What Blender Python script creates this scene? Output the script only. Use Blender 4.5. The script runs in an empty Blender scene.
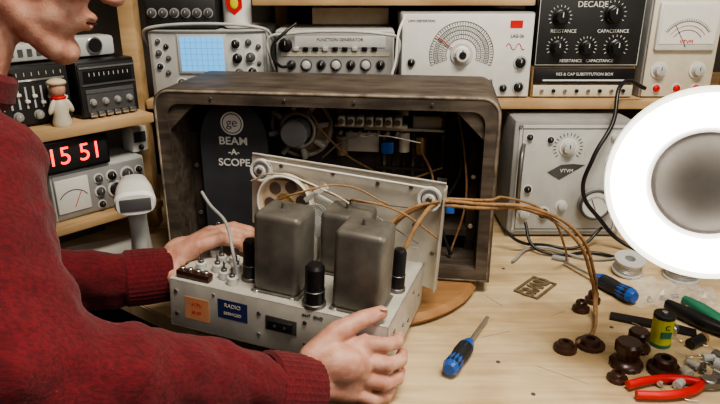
import bpy, bmesh, math, random
from mathutils import Vector, Matrix, Euler
random.seed(4)
R=math.radians
col=bpy.context.scene.collection
bpy.context.scene.view_settings.look='AgX - Medium High Contrast'
# ------------------------------------------------------------------ materials
def mat(name,c,rough=.5,metal=0,var=.12,scale=30,bump=0,emit=0,ecol=None,alpha=None,trans=0):
    m=bpy.data.materials.new(name);m.use_nodes=True
    nt=m.node_tree;b=nt.nodes['Principled BSDF']
    b.inputs['Roughness'].default_value=rough;b.inputs['Metallic'].default_value=metal
    tc=nt.nodes.new('ShaderNodeTexCoord');nz=nt.nodes.new('ShaderNodeTexNoise')
    nz.inputs['Scale'].default_value=scale;nz.inputs['Detail'].default_value=5
    nt.links.new(tc.outputs['Object'],nz.inputs['Vector'])
    rp=nt.nodes.new('ShaderNodeValToRGB')
    rp.color_ramp.elements[0].position=.3;rp.color_ramp.elements[1].position=.7
    rp.color_ramp.elements[0].color=[max(0,x*(1-var)) for x in c]+[1]
    rp.color_ramp.elements[1].color=[min(1,x*(1+var)) for x in c]+[1]
    nt.links.new(nz.outputs['Fac'],rp.inputs['Fac']);nt.links.new(rp.outputs['Color'],b.inputs['Base Color'])
    if bump:
        bp=nt.nodes.new('ShaderNodeBump');bp.inputs['Strength'].default_value=bump;bp.inputs['Distance'].default_value=.002
        nt.links.new(nz.outputs['Fac'],bp.inputs['Height']);nt.links.new(bp.outputs['Normal'],b.inputs['Normal'])
    if emit:
        b.inputs['Emission Color'].default_value=list(ecol or c)+[1];b.inputs['Emission Strength'].default_value=emit
    if alpha is not None: b.inputs['Alpha'].default_value=alpha
    if trans: b.inputs['Transmission Weight'].default_value=trans
    return m
def wood(name,c1,c2,sc=(3,40,40),rough=.6,dist=3,stain=(.5,.42,.34),sts=5):
    m=bpy.data.materials.new(name);m.use_nodes=True
    nt=m.node_tree;b=nt.nodes['Principled BSDF'];b.inputs['Roughness'].default_value=rough
    tc=nt.nodes.new('ShaderNodeTexCoord');mp=nt.nodes.new('ShaderNodeMapping');mp.inputs['Scale'].default_value=sc
    nz=nt.nodes.new('ShaderNodeTexNoise');nz.inputs['Scale'].default_value=1;nz.inputs['Detail'].default_value=6;nz.inputs['Distortion'].default_value=dist*.2
    n2=nt.nodes.new('ShaderNodeTexNoise');n2.inputs['Scale'].default_value=sts;n2.inputs['Detail'].default_value=7
    rp=nt.nodes.new('ShaderNodeValToRGB')
    rp.color_ramp.elements[0].position=.32;rp.color_ramp.elements[1].position=.68
    rp.color_ramp.elements[0].color=list(c1)+[1];rp.color_ramp.elements[1].color=list(c2)+[1]
    mx=nt.nodes.new('ShaderNodeMix');mx.data_type='RGBA';mx.blend_type='MULTIPLY';mx.inputs[0].default_value=.6
    r2=nt.nodes.new('ShaderNodeValToRGB');r2.color_ramp.elements[0].position=.38;r2.color_ramp.elements[1].position=.58
    r2.color_ramp.elements[0].color=(*stain,1);r2.color_ramp.elements[1].color=(1,1,1,1)
    L=nt.links.new
    L(tc.outputs['Object'],mp.inputs['Vector']);L(mp.outputs[0],nz.inputs['Vector']);L(nz.outputs['Fac'],rp.inputs['Fac'])
    L(tc.outputs['Object'],n2.inputs['Vector']);L(n2.outputs['Fac'],r2.inputs['Fac'])
    L(rp.outputs['Color'],mx.inputs[6]);L(r2.outputs['Color'],mx.inputs[7]);L(mx.outputs[2],b.inputs['Base Color'])
    return m
M={}
M['ply']=wood('bench_plywood',(.50,.37,.21),(.68,.55,.36),(5,55,10),stain=(.60,.52,.42),sts=9)
M['pine']=wood('pine_shelf',(.42,.27,.13),(.62,.43,.24),(4,30,30))
M['turn']=wood('turntable_wood',(.30,.15,.06),(.42,.23,.10),(6,40,6))
M['cab']=wood('cabinet_worn_veneer',(.050,.038,.030),(.135,.108,.085),(9,70,70),.6,4,(.42,.40,.38),22)
M['cabin']=mat('cabinet_inside',(.080,.062,.050),.8,0,.4,30)
M['cabedge']=mat('cabinet_edge',(.22,.18,.14),.7,0,.65,45)
M['slate']=mat('slate_board',(.045,.048,.056),.6,0,.2,20)
M['black']=mat('black_plastic',(.012,.012,.014),.35,0,.2)
M['blk2']=mat('black_panel',(.018,.018,.020),.55,0,.2)
M['dgray']=mat('dark_gray',(.08,.08,.085),.5,0,.2)
M['gray']=mat('gray_paint',(.30,.30,.30),.5,0,.1)
M['lgray']=mat('light_gray_paint',(.50,.51,.50),.45,0,.08)
M['white']=mat('white_paint',(.70,.70,.68),.45,0,.06)
M['cream']=mat('cream_paint',(.64,.59,.48),.5,0,.08)
M['ink']=mat('black_ink',(.02,.02,.02),.7)
M['wink']=mat('white_ink',(.75,.75,.72),.6,0,.02)
M['red']=mat('red_plastic',(.62,.015,.015),.35)
M['blue']=mat('blue_plastic',(.02,.10,.40),.3)
M['green']=mat('green_plastic',(.03,.18,.11),.4)
M['yel']=mat('yellow_label',(.60,.62,.03),.4)
M['orange']=mat('orange_label',(.58,.26,.14),.6)
M['navy']=mat('navy_label',(.02,.035,.12),.5)
M['chas']=mat('chassis_metal',(.56,.54,.49),.42,.25,.16,25,.05)
M['can']=mat('transformer_can',(.165,.155,.135),.45,.35,.34,28,.1)
M['plate']=mat('dial_plate_metal',(.58,.55,.49),.45,.25,.18,14)
M['rust']=mat('rusty_metal',(.30,.22,.16),.6,.4,.4,60)
M['brass']=mat('brass',(.55,.38,.16),.35,.8)
M['steel']=mat('steel',(.6,.6,.6),.28,.9)
M['iron']=mat('dark_steel',(.2,.19,.18),.4,.8)
M['badge']=mat('aged_gilt_metal',(.24,.19,.12),.45,.6,.4,80)
M['cloth']=mat('cloth_wire',(.30,.17,.08),.8,0,.3,200)
M['brown']=mat('bakelite_brown',(.045,.018,.012),.28,0,.3)
M['tan']=mat('tan_drum',(.60,.50,.36),.55)
M['nail']=mat('finger_nail',(.62,.36,.30),.3,0,.03)
M['hair']=mat('gray_hair',(.10,.085,.07),.8,0,.4,200,.6)
M['trouser']=mat('dark_trousers',(.02,.02,.025),.9)
M['glass']=mat('clear_bag',(.85,.88,.9),.15,0,.02,30,.3,alpha=.22)
M['lens']=mat('lamp_lens',(.15,.14,.13),.14,0,.35,8)
M['lampw']=mat('lamp_shade_white',(.9,.88,.84),.4,0,.02,emit=1.1,ecol=(1,.93,.84))
M['tube']=mat('lamp_tube',(1,1,1),.4,0,.0,emit=24,ecol=(1,.92,.80))
M['screen']=mat('scope_screen',(.03,.16,.30),.3,0,.1,8,emit=1.1,ecol=(.16,.52,.95))
M['led']=mat('red_led',(.9,.02,.02),.4,emit=4,ecol=(1,.02,.02))
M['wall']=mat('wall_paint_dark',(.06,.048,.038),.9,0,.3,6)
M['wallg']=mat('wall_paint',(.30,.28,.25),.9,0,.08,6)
M['ceil']=mat('ceiling_paint',(.6,.58,.55),.9,0,.05)
M['floor']=mat('floor_concrete',(.10,.09,.085),.85,0,.25,8)
def skin():
    m=bpy.data.materials.new('skin');m.use_nodes=True;nt=m.node_tree;b=nt.nodes['Principled BSDF'];b.inputs['Roughness'].default_value=.5
    b.inputs['Subsurface Weight'].default_value=.12;b.inputs['Subsurface Radius'].default_value=(.012,.004,.002);b.inputs['Subsurface Scale'].default_value=.5
    L=nt.links.new;tc=nt.nodes.new('ShaderNodeTexCoord')
    n1=nt.nodes.new('ShaderNodeTexNoise');n1.inputs['Scale'].default_value=55;n1.inputs['Detail'].default_value=4
    n2=nt.nodes.new('ShaderNodeTexVoronoi');n2.inputs['Scale'].default_value=600
    rp=nt.nodes.new('ShaderNodeValToRGB');e=rp.color_ramp.elements
    e[0].position=.32;e[0].color=(.45,.20,.14,1);e[1].position=.68;e[1].color=(.62,.36,.27,1)
    L(tc.outputs['Object'],n1.inputs['Vector']);L(tc.outputs['Object'],n2.inputs['Vector']);L(n1.outputs['Fac'],rp.inputs['Fac']);L(rp.outputs['Color'],b.inputs['Base Color'])
    bp=nt.nodes.new('ShaderNodeBump');bp.inputs['Strength'].default_value=.25;bp.inputs['Distance'].default_value=.0012;L(n2.outputs['Distance'],bp.inputs['Height'])
    b2=nt.nodes.new('ShaderNodeBump');b2.inputs['Strength'].default_value=.3;b2.inputs['Distance'].default_value=.003;L(n1.outputs['Fac'],b2.inputs['Height']);L(bp.outputs['Normal'],b2.inputs['Normal']);L(b2.outputs['Normal'],b.inputs['Normal'])
    return m
M['skin']=skin()
def sweater():
    m=bpy.data.materials.new('red_ribbed_knit');m.use_nodes=True;nt=m.node_tree;b=nt.nodes['Principled BSDF']
    b.inputs['Roughness'].default_value=.95;b.inputs['Sheen Weight'].default_value=.08
    L=nt.links.new
    tc=nt.nodes.new('ShaderNodeTexCoord')
    # stretched noise reads as knitted wales running along the sleeves
    mp=nt.nodes.new('ShaderNodeMapping');mp.vector_type='POINT';mp.inputs['Rotation'].default_value=(R(12),R(-35),R(35));mp.inputs['Scale'].default_value=(.10,1,1)
    n2=nt.nodes.new('ShaderNodeTexNoise');n2.inputs['Scale'].default_value=300;n2.inputs['Detail'].default_value=2
    n3=nt.nodes.new('ShaderNodeTexNoise');n3.inputs['Scale'].default_value=11;n3.inputs['Detail'].default_value=5
    n4=nt.nodes.new('ShaderNodeTexNoise');n4.inputs['Scale'].default_value=800;n4.inputs['Detail'].default_value=3
    rp=nt.nodes.new('ShaderNodeValToRGB');rp.color_ramp.elements[0].position=.35;rp.color_ramp.elements[1].position=.65;rp.color_ramp.elements[0].color=(.085,.003,.007,1);rp.color_ramp.elements[1].color=(.150,.006,.012,1)
    r3=nt.nodes.new('ShaderNodeValToRGB');r3.color_ramp.elements[0].position=.3;r3.color_ramp.elements[1].position=.7;r3.color_ramp.elements[0].color=(.75,.75,.75,1)
    mx=nt.nodes.new('ShaderNodeMix');mx.data_type='RGBA';mx.blend_type='MULTIPLY';mx.inputs[0].default_value=1
    bp=nt.nodes.new('ShaderNodeBump');bp.inputs['Strength'].default_value=.5;bp.inputs['Distance'].default_value=.0015
    b2=nt.nodes.new('ShaderNodeBump');b2.inputs['Strength'].default_value=.3;b2.inputs['Distance'].default_value=.001
    L(tc.outputs['Object'],mp.inputs[0]);L(mp.outputs[0],n2.inputs['Vector']);L(tc.outputs['Object'],n3.inputs['Vector']);L(tc.outputs['Object'],n4.inputs['Vector'])
    L(n2.outputs['Fac'],rp.inputs['Fac']);L(n3.outputs['Fac'],r3.inputs['Fac']);L(rp.outputs['Color'],mx.inputs[6]);L(r3.outputs['Color'],mx.inputs[7]);L(mx.outputs[2],b.inputs['Base Color'])
    L(n2.outputs['Fac'],bp.inputs['Height']);L(n4.outputs['Fac'],b2.inputs['Height']);L(bp.outputs['Normal'],b2.inputs['Normal']);L(b2.outputs['Normal'],b.inputs['Normal'])
    return m
M['knit']=sweater()
# ------------------------------------------------------------------ builders
def mkobj(name,bm,m,smooth=False):
    me=bpy.data.meshes.new(name);bm.normal_update();bm.to_mesh(me);bm.free()
    o=bpy.data.objects.new(name,me);col.objects.link(o);me.materials.append(m)
    if smooth:
        for p in me.polygons:p.use_smooth=True
        try:
            me.set_sharp_from_angle(angle=R(35))
        except Exception: pass
    return o
AX={'z':(0,0,0),'y':(R(90),0,0),'x':(0,R(90),0)}
class G:
    def __init__(s,name,loc=(0,0,0),rot=(0,0,0)):
        s.e=bpy.data.objects.new(name,None);s.e.location=loc;s.e.rotation_euler=rot;s.e.empty_display_size=.02;col.objects.link(s.e)
    def put(s,o,c=(0,0,0),rot=(0,0,0)):
        o.parent=s.e;o.location=c;o.rotation_euler=rot;return o
    def box(s,n,c,sz,m,bev=.0,rot=(0,0,0),seg=2):
        bm=bmesh.new();bmesh.ops.create_cube(bm,size=1);bmesh.ops.scale(bm,vec=sz,verts=bm.verts)
        if bev>0:bmesh.ops.bevel(bm,geom=bm.edges[:],offset=min(bev,min(sz)*.45),segments=seg,affect='EDGES',profile=.5)
        return s.put(mkobj(n,bm,M[m],bev>0),c,rot)
    def lathe(s,n,c,prof,m,axis='z',seg=32,rot=None,ridges=0):
        bm=bmesh.new();rings=[]
        for r,z in prof:
            if r<1e-6:rings.append([bm.verts.new((0,0,z))])
            else:
                rings.append([bm.verts.new(((r*(1+(ridges if (i%2) else 0)))*math.cos(2*math.pi*i/seg),(r*(1+(ridges if (i%2) else 0)))*math.sin(2*math.pi*i/seg),z)) for i in range(seg)])
        for a,b in zip(rings,rings[1:]):
            for i in range(seg):
                j=(i+1)%seg
                if len(a)==1 and len(b)==1:break
                if len(a)==1:bm.faces.new((a[0],b[j],b[i])) 
                elif len(b)==1:bm.faces.new((a[i],a[j],b[0]))
                else:bm.faces.new((a[i],a[j],b[j],b[i]))
        bmesh.ops.recalc_face_normals(bm,faces=bm.faces)
        return s.put(mkobj(n,bm,M[m],True),c,rot or AX[axis])
    def cyl(s,n,c,r,h,m,axis='z',r2=None,seg=32,bev=None,rot=None,ridges=0):
        r2=r if r2 is None else r2;b=min(r,r2,h)*.12 if bev is None else bev
        return s.lathe(n,c,[(0,0),(r-b,0),(r,b),(r2,h-b),(r2-b,h),(0,h)],m,axis,seg,rot,ridges)
    def torus(s,n,c,Rr,r,m,axis='z',seg=40,rot=None):
        bm=bmesh.new();k=10
        v=[[bm.verts.new(((Rr+r*math.cos(2*math.pi*j/k))*math.cos(2*math.pi*i/seg),(Rr+r*math.cos(2*math.pi*j/k))*math.sin(2*math.pi*i/seg),r*math.sin(2*math.pi*j/k))) for j in range(k)] for i in range(seg)]
        for i in range(seg):
            for j in range(k):bm.faces.new((v[i][j],v[(i+1)%seg][j],v[(i+1)%seg][(j+1)%k],v[i][(j+1)%k]))
        return s.put(mkobj(n,bm,M[m],True),c,rot or AX[axis])
    def ell(s,n,c,rad,m,rot=(0,0,0)):
        bm=bmesh.new();bmesh.ops.create_uvsphere(bm,u_segments=24,v_segments=14,radius=1);bmesh.ops.scale(bm,vec=rad,verts=bm.verts)
        return s.put(mkobj(n,bm,M[m],True),c,rot)
    def tube(s,n,pts,r,m,cyc=False,smooth=True,res=3):
        cu=bpy.data.curves.new(n,'CURVE');cu.dimensions='3D';cu.bevel_depth=r;cu.bevel_resolution=res;cu.use_fill_caps=True
        if smooth:
            sp=cu.splines.new('BEZIER');sp.bezier_points.add(len(pts)-1)
            for b,p in zip(sp.bezier_points,pts):
                b.co=p;b.handle_left_type=b.handle_right_type='AUTO'
        else:
            sp=cu.splines.new('POLY');sp.points.add(len(pts)-1)
            for b,p in zip(sp.points,pts):b.co=(*p,1)
        sp.use_cyclic_u=cyc
        o=bpy.data.objects.new(n,cu);col.objects.link(o);cu.materials.append(M[m]);o.parent=s.e;return o
    def text(s,n,t,c,size,m,rot=(R(90),0,0),ex=.0004,off=0,sx=1):
        cu=bpy.data.curves.new(n,'FONT');cu.body=t;cu.size=size;cu.extrude=ex;cu.align_x='CENTER';cu.align_y='CENTER';cu.offset=off
        o=bpy.data.objects.new(n,cu);col.objects.link(o);cu.materials.append(M[m]);o.scale=(sx,1,1);return s.put(o,c,rot)
    def ext(s,n,pts,d,m,c=(0,0,0),rot=(0,0,0),bev=0):
        bm=bmesh.new();a=[bm.verts.new((x,0,z)) for x,z in pts];b=[bm.verts.new((x,d,z)) for x,z in pts];N=len(pts)
        bm.faces.new(a);bm.faces.new(b[::-1])
        for i in range(N):bm.faces.new((a[i],b[i],b[(i+1)%N],a[(i+1)%N]))
        bmesh.ops.recalc_face_normals(bm,faces=bm.faces)
        if bev:bmesh.ops.bevel(bm,geom=bm.edges[:],offset=bev,segments=2,affect='EDGES')
        return s.put(mkobj(n,bm,M[m]),c,rot)
    def knob(s,n,x,y,z,r,m='black',h=None,mark='wink',skirt=None):
        h=h or r*1.1
        if skirt:s.cyl(n+'_skirt',(x,y,z),r*1.35,h*.2,skirt,'y')
        s.lathe(n,(x,y,z),[(0,0),(r,0),(r,h*.3),(r*.82,h*.4),(r*.78,h*.95),(r*.7,h),(0,h)],m,'y',24,ridges=.05)
        if mark:s.box(n+'_mark',(x,y-h-.0003,z+r*.35),(r*.12,.0006,r*.6),mark)
def arc(cx,cz,r,a0,a1,y,n=24):
    return [(cx+r*math.cos(R(a0+(a1-a0)*i/n)),y,cz+r*math.sin(R(a0+(a1-a0)*i/n))) for i in range(n+1)]
def ticks(g,n,cx,cz,y,r,ln,w,a0,a1,k,m):
    bm=bmesh.new()
    for i in range(k):
        a=R(a0+(a1-a0)*i/(k-1));m_=Matrix.Translation((cx+r*math.cos(a),y,cz+r*math.sin(a)))@Matrix.Rotation(-a,4,'Y')
        bmesh.ops.create_cube(bm,size=1,matrix=m_@Matrix.Diagonal((ln,.0006,w,1)))
    g.put(mkobj(n,bm,M[m]))
def rbox(name,lo,hi,m):
    bm=bmesh.new();bmesh.ops.create_cube(bm,size=1)
    bmesh.ops.scale(bm,vec=[h-l for l,h in zip(lo,hi)],verts=bm.verts)
    o=mkobj(name,bm,M[m]);o.location=[(l+h)/2 for l,h in zip(lo,hi)];return o
# ------------------------------------------------------------------ room
rbox('floor',(-1.6,-1.6,-.05),(1.8,1.65,0),'floor')
rbox('ceiling',(-1.6,-1.6,2.4),(1.8,1.65,2.45),'ceil')
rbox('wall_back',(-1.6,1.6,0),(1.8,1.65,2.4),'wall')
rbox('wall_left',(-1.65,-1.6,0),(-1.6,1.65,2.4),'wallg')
rbox('wall_right',(1.8,-1.6,0),(1.85,1.65,2.4),'wallg')
rbox('wall_front',(-1.6,-1.65,0),(1.8,-1.6,2.4),'wallg')
# ------------------------------------------------------------------ workbench
g=G('workbench')
def slab(g,n,pts,z0,z1,m):
    bm=bmesh.new();a=[bm.verts.new((x,y,z0)) for x,y in pts];b=[bm.verts.new((x,y,z1)) for x,y in pts];N=len(pts)
    bm.faces.new(a[::-1]);bm.faces.new(b)
    for i in range(N):bm.faces.new((a[i],a[(i+1)%N],b[(i+1)%N],b[i]))
    bmesh.ops.recalc_face_normals(bm,faces=bm.faces)
    bmesh.ops.bevel(bm,geom=bm.edges[:],offset=.002,segments=2,affect='EDGES')
    return g.put(mkobj(n,bm,M[m]))
slab(g,'top',[(-.95,.97),(-.42,.935),(.16,.519),(1.35,.519),(1.35,1.595),(-.95,1.595)],.722,.75,'ply')
for i,(x,y) in enumerate([(-.85,1.08),(-.85,1.5),(.3,.62),(1.25,.62),(1.25,1.5),(.3,1.5)]):
    g.box('leg_%d'%i,(x,y,.361),(.06,.06,.722),'pine',.003)
g.box('apron_rail',(.75,.56,.68),(1.0,.025,.08),'pine',.002)
for i,(x,y) in enumerate([(.22,.66),(.33,.58),(.26,1.02),(.19,.73),(.38,.82)]):
    g.cyl('screw_%d'%i,(x,y,.7495),.003,.0012,'iron')
for i,(x,y,l,a) in enumerate([(.20,.80,.05,20),(.27,.70,.07,-35),(.36,.62,.04,60),(.24,.60,.06,10),(.22,.90,.04,-60),(.15,.62,.05,-15),(.31,.86,.03,30)]):
    g.box('scratch_%d'%i,(x,y,.7501),(l,.0007,.0003),'cabedge',rot=(0,0,R(a)))
# ------------------------------------------------------------------ wall shelf
g=G('wall_shelf')
g.box('board_main',(.36,1.405,1.011),(1.56,.38,.018),'pine',.002)
g.box('board_upper',(.065,1.425,1.204),(.545,.34,.018),'pine',.002)
g.box('post_left',(-.44,1.235,1.15),(.03,.035,.8),'pine',.002)
g.box('post_right',(.735,1.235,1.15),(.035,.035,.8),'pine',.002)
g.box('bracket_upper',(-.19,1.585,1.18),(.03,.03,.4),'pine',.002)
g.box('top_rail',(.15,1.24,1.5),(1.2,.02,.08),'pine',.002)
# ------------------------------------------------------------------ turntable
g=G('turntable',(.01,1.0,.7503))
g.lathe('disc',(0,0,0),[(0,0),(.178,0),(.193,.004),(.197,.010),(.193,.016),(.188,.0195),(0,.0195)],'turn',seg=72)
# ------------------------------------------------------------------ radio cabinet (seen from the back)
g=G('radio_cabinet',(-.336,1.0,.770),(0,0,R(-8)))
W,H,Dp,Tk=.555,.31,.20,.024
def rr(x0,z0,x1,z1,r,n=8):
    P=[(x0,z0),(x1,z0)]
    P+= [(x1-r+r*math.cos(R(90*i/n)),z1-r+r*math.sin(R(90*i/n))) for i in range(n+1)]
    P+= [(x0+r+r*math.cos(R(90+90*i/n)),z1-r+r*math.sin(R(90+90*i/n))) for i in range(n+1)]
    return P
out=rr(0,0,W,H,.028);inn=rr(Tk,Tk,W-Tk,H-Tk,.020)
bm=bmesh.new();N=len(out)
rw=[[bm.verts.new((x,y,z)) for x,z in P] for P,y in((out,.004),(out,Dp),(inn,Dp),(inn,.004))]
rw.append([bm.verts.new((x+(.003 if x<W/2 else -.003),0,z-(.003 if z>H/2 else -.003))) for x,z in out])
rw.append([bm.verts.new((x,0,z)) for x,z in inn])
for a,b in((0,1),(2,3),(3,5),(5,4),(4,0),(1,2)):
    for i in range(N):
        j=(i+1)%N;bm.faces.new((rw[a][i],rw[a][j],rw[b][j],rw[b][i]))
bmesh.ops.recalc_face_normals(bm,faces=bm.faces)
g.put(mkobj('shell',bm,M['cab'],True))
g.tube('worn_edge',[(x,.0010,z) for x,z in rr(.004,.004,W-.004,H-.004,.026)],.0026,'cabedge',cyc=True,smooth=False,res=2)
g.box('front_panel',(W/2,Dp-.008,H/2),(W-.03,.014,H-.03),'cabin')
for sx,x0 in((1,Tk),(-1,W-Tk)):
    g.ext('gusset_%d'%(sx+1),[(x0,H-Tk),(x0+sx*.045,H-Tk),(x0,H-Tk-.045)],.018,'cab',(0,.006,0))
    g.box('cleat_%d'%(sx+1),(x0+sx*.009,.09,.12),(.018,.02,.2),'cabin',.002)
    for k in range(2):g.cyl('cleat_screw_%d_%d'%(sx+1,k),(x0+sx*.009,.079,.07+.09*k),.004,.003,'steel','y')
for k,x in enumerate((.10,.22,.33,.45)):g.cyl('edge_screw_%d'%k,(x,-.0005,H-.014),.0026,.002,'iron','y')
g.box('inner_shelf',(W/2+.06,.12,.06),(W-.2,.1,.012),'cabin')
for i in range(9): g.box('grille_bar_%d'%i,(.36+.018*i,Dp-.018,.15),(.005,.006,.2),'cabedge' if i%3==0 else 'cab')
for i in range(3): g.box('grille_rail_%d'%i,(.43,Dp-.024,.07+.07*i),(.17,.006,.006),'cab')
pts=[(.055,.0)]+[(.055,.18)]+[(.1145+.0595*math.cos(R(180-180*i/20)),.185+.078*math.sin(R(180-180*i/20))) for i in range(21)]+[(.174,0)]
g.ext('loop_shield_board',pts,.006,'slate',(0,.05,.022))
g.lathe('emblem_disc',(.114,.0498,.245),[(0,0),(.0200,0),(.0200,.0008),(0,.0008)],'wink','y',40)
g.torus('emblem_ring',(.114,.0488,.245),.0165,.0007,'ink','y')
g.text('emblem_letters','ge',(.114,.0483,.2465),.022,'ink',off=-.0003)
g.text('shield_text_a','BEAM',(.114,.0495,.214),.0190,'wink',off=.0003,sx=1.08)
g.text('shield_text_b','-A-',(.114,.0495,.195),.015,'wink',off=.0003)
g.text('shield_text_c','SCOPE',(.1135,.0495,.176),.0180,'wink',off=.0003,sx=1.05)
for i,x in enumerate((.075,.155)): g.cyl('shield_screw_%d'%i,(x,.0495,.06),.004,.002,'steel','y')
sx_,sz_=.212,.222
g.lathe('speaker_basket',(sx_,.150,sz_),[(0,.0),(.058,0),(.058,.005),(.053,.008),(.036,.035),(.034,.035),(.046,.008),(0,.008)],'rust','y',40)
g.cyl('speaker_magnet',(sx_,.117,sz_),.024,.040,'gray','y')
g.torus('speaker_rim',(sx_,.143,sz_),.054,.0045,'plate','y');g.torus('speaker_spider_ring',(sx_,.112,sz_),.030,.003,'plate','y')
for i in range(8):
    a=i*math.pi/4+.2
    g.box('speaker_leg_%d'%i,(sx_+.042*math.cos(a),.127,sz_+.042*math.sin(a)),(.028,.024,.009),'plate',.002,(0,-a,0))
g.box('speaker_mount',(sx_,.170,sz_-.02),(.13,.03,.15),'cabin',.002)
g.box('speaker_transformer',(sx_,.09,.150),(.04,.03,.035),'iron',.003)
g.box('button_rail',(.345,.1,.238),(.125,.02,.006),'plate',.001)
g.box('button_rail_top',(.345,.12,.262),(.125,.004,.02),'iron',.001)
for i in range(7):
    g.box('push_button_%d'%i,(.298+.0158*i,.085,.250),(.0125,.03,.017),'cream',.002)
    g.cyl('push_cap_%d'%i,(.298+.0158*i,.071,.250),.0045,.006,'iron','y')
    g.cyl('slug_%d'%i,(.298+.0158*i,.072,.232),.003,.012,'steel','y')
g.box('coil_plate',(.325,.13,.2),(.06,.004,.035),'plate',.001)
g.box('coil_former',(.372,.12,.195),(.022,.02,.022),'blue',.004)
g.cyl('coil_a',(.40,.13,.185),.010,.035,'cream');g.cyl('coil_b',(.43,.13,.182),.009,.032,'brass');g.cyl('coil_c',(.29,.12,.178),.010,.035,'rust')
g.box('trimmer_plate',(.44,.125,.24),(.05,.004,.022),'plate',.001)
g.box('bracket_strip',(.40,.12,.228),(.14,.01,.005),'plate',.001)
g.box('small_label',(.47,.12,.13),(.018,.002,.024),'wink')
g.cyl('dangling_socket',(.475,.10,.105),.011,.03,'brown')
g.tube('inner_cable_a',[(.42,.08,.28),(.48,.07,.25),(.50,.06,.18),(.47,.05,.10),(.49,.04,.03)],.003,'black')
g.tube('inner_cable_b',[(.23,.08,.28),(.28,.06,.22),(.33,.09,.17),(.40,.08,.15),(.47,.09,.17)],.0018,'cloth')
g.tube('inner_cable_c',[(.26,.09,.18),(.31,.07,.22),(.36,.08,.225),(.43,.1,.21)],.0015,'steel')
g.tube('inner_cable_d',[(.49,.08,.27),(.505,.06,.2),(.51,.05,.12),(.49,.05,.03)],.002,'cloth')
g.tube('inner_cable_e',[(.43,.1,.2),(.455,.07,.15),(.445,.06,.09),(.46,.07,.03)],.0022,'cloth')
# ------------------------------------------------------------------ radio chassis
c=G('radio_chassis',(.031,.661,.775),(0,R(3.3),R(-18.5)))
L,Dd,Hc=.31,.20,.072;t=.0015
c.box('top_plate',(-L/2,Dd/2,Hc-t/2),(L,Dd,t),'chas')
c.box('rear_apron',(-L/2,t/2,Hc/2),(L,t,Hc),'chas',.0006)
c.box('front_apron',(-L/2,Dd-t/2,Hc/2),(L,t,Hc),'chas')
c.box('end_left',(-L+t/2,Dd/2,Hc/2),(t,Dd,Hc),'chas')
c.box('end_right',(-t/2,Dd/2,Hc/2),(t,Dd,Hc),'chas')
c.box('lip_front',(-L/2,.006,t/2),(L,.012,t),'chas')
c.box('lip_right',(-.006,Dd/2,t/2),(.012,Dd,t),'chas')
def can(n,x,y,w,d,h):
    c.box(n,(x,y,Hc+h/2),(w,d,h),'can',.008,seg=4)
    c.box(n+'_flange',(x,y,Hc+.0015),(w+.004,d+.004,.003),'can',.001)
    c.cyl(n+'_stud_a',(x-w*.05,y,Hc+h),.0022,.008,'iron')
    for k,(sx,sy) in enumerate(((-1,-1),(1,-1))):
        c.cyl(n+'_rivet_%d'%k,(x+sx*w*.40,y+sy*(d/2+.0015),Hc),.003,.004,'steel')
can('transformer_can_a',-.160,.045,.064,.060,.112)
can('transformer_can_b',-.049,.043,.064,.060,.110)
can('transformer_can_c',-.10,.128,.066,.06,.093)
def tube(n,x,y,r,h,m='black'):
    c.cyl(n+'_base',(x,y,Hc),r*1.15,.006,'iron')
    c.lathe(n,(x,y,Hc+.005),[(0,0),(r,0),(r,h*.32),(r*.93,h*.34),(r*.93,h*.9),(r*.7,h*.98),(r*.3,h),(0,h)],m,seg=28)
    c.torus(n+'_band',(x,y,Hc+.005+h*.33),r*.97,.0007,'iron')
tube('tube_a',-.209,.043,.0115,.055);tube('tube_b',-.104,.014,.0135,.054);tube('tube_c',-.226,.115,.010,.048)
tube('tube_d',-.016,.095,.010,.058);tube('tube_e',-.19,.10,.010,.055,'iron')
c.box('terminal_strip',(-.278,.012,Hc+.006),(.05,.012,.010),'brown',.001)
for i in range(4):c.cyl('terminal_screw_%d'%i,(-.296+.012*i,.012,Hc+.011),.0038,.004,'steel')
for i,(x,y) in enumerate([(-.285,.04),(-.262,.045),(-.243,.03),(-.238,.055),(-.27,.07),(-.225,.02),(-.252,.075),(-.29,.085)]):
    c.cyl('trimmer_%d'%i,(x,y,Hc),.0075,.011,'lgray');c.cyl('trimmer_top_%d'%i,(x,y,Hc+.011),.004,.004,'iron')
    c.cyl('trimmer_stud_%d'%i,(x,y,Hc+.015),.0015,.010,'iron')
c.ext('label_orange',[(-.287,.016),(-.250,.016),(-.250,.050),(-.287,.050)],.0004,'orange',(0,-.0005,0))
c.ext('label_navy',[(-.236,.030),(-.192,.030),(-.192,.058),(-.236,.058)],.0004,'navy',(0,-.0005,0))
c.text('navy_text','RADIO',(-.214,-.0007,.050),.008,'cream',ex=.0002);c.text('navy_text_b','SERVICED',(-.214,-.0007,.038),.006,'cream',ex=.0002)
c.text('orange_text','117V',(-.2685,-.0007,.040),.008,'red',ex=.0002);c.text('orange_text_b','60 CY',(-.2685,-.0007,.028),.006,'red',ex=.0002)
c.box('power_socket',(-.143,-.003,.040),(.034,.006,.014),'black',.002)
c.box('power_socket_rim',(-.143,-.0008,.040),(.044,.0016,.021),'iron',.001)
for i,x in enumerate((-.150,-.136)):c.cyl('socket_hole_%d'%i,(x,-.0062,.040),.002,.001,'iron','y')
for i,(x,z,r) in enumerate([(-.30,.055,.003),(-.30,.02,.003),(-.175,.05,.0028),(-.175,.018,.0025),(-.11,.052,.003),(-.11,.02,.002),(-.085,.040,.005),(-.065,.058,.0025),(-.06,.02,.003),(-.242,.062,.002),(-.04,.045,.004)]):
    c.cyl('apron_rivet_%d'%i,(x,-.0002,z),r,.0014,'iron' if i%3 else 'steel','y')
c.text('stamped_text','ANT  GND',(-.10,-.0006,.063),.006,'ink')
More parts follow.
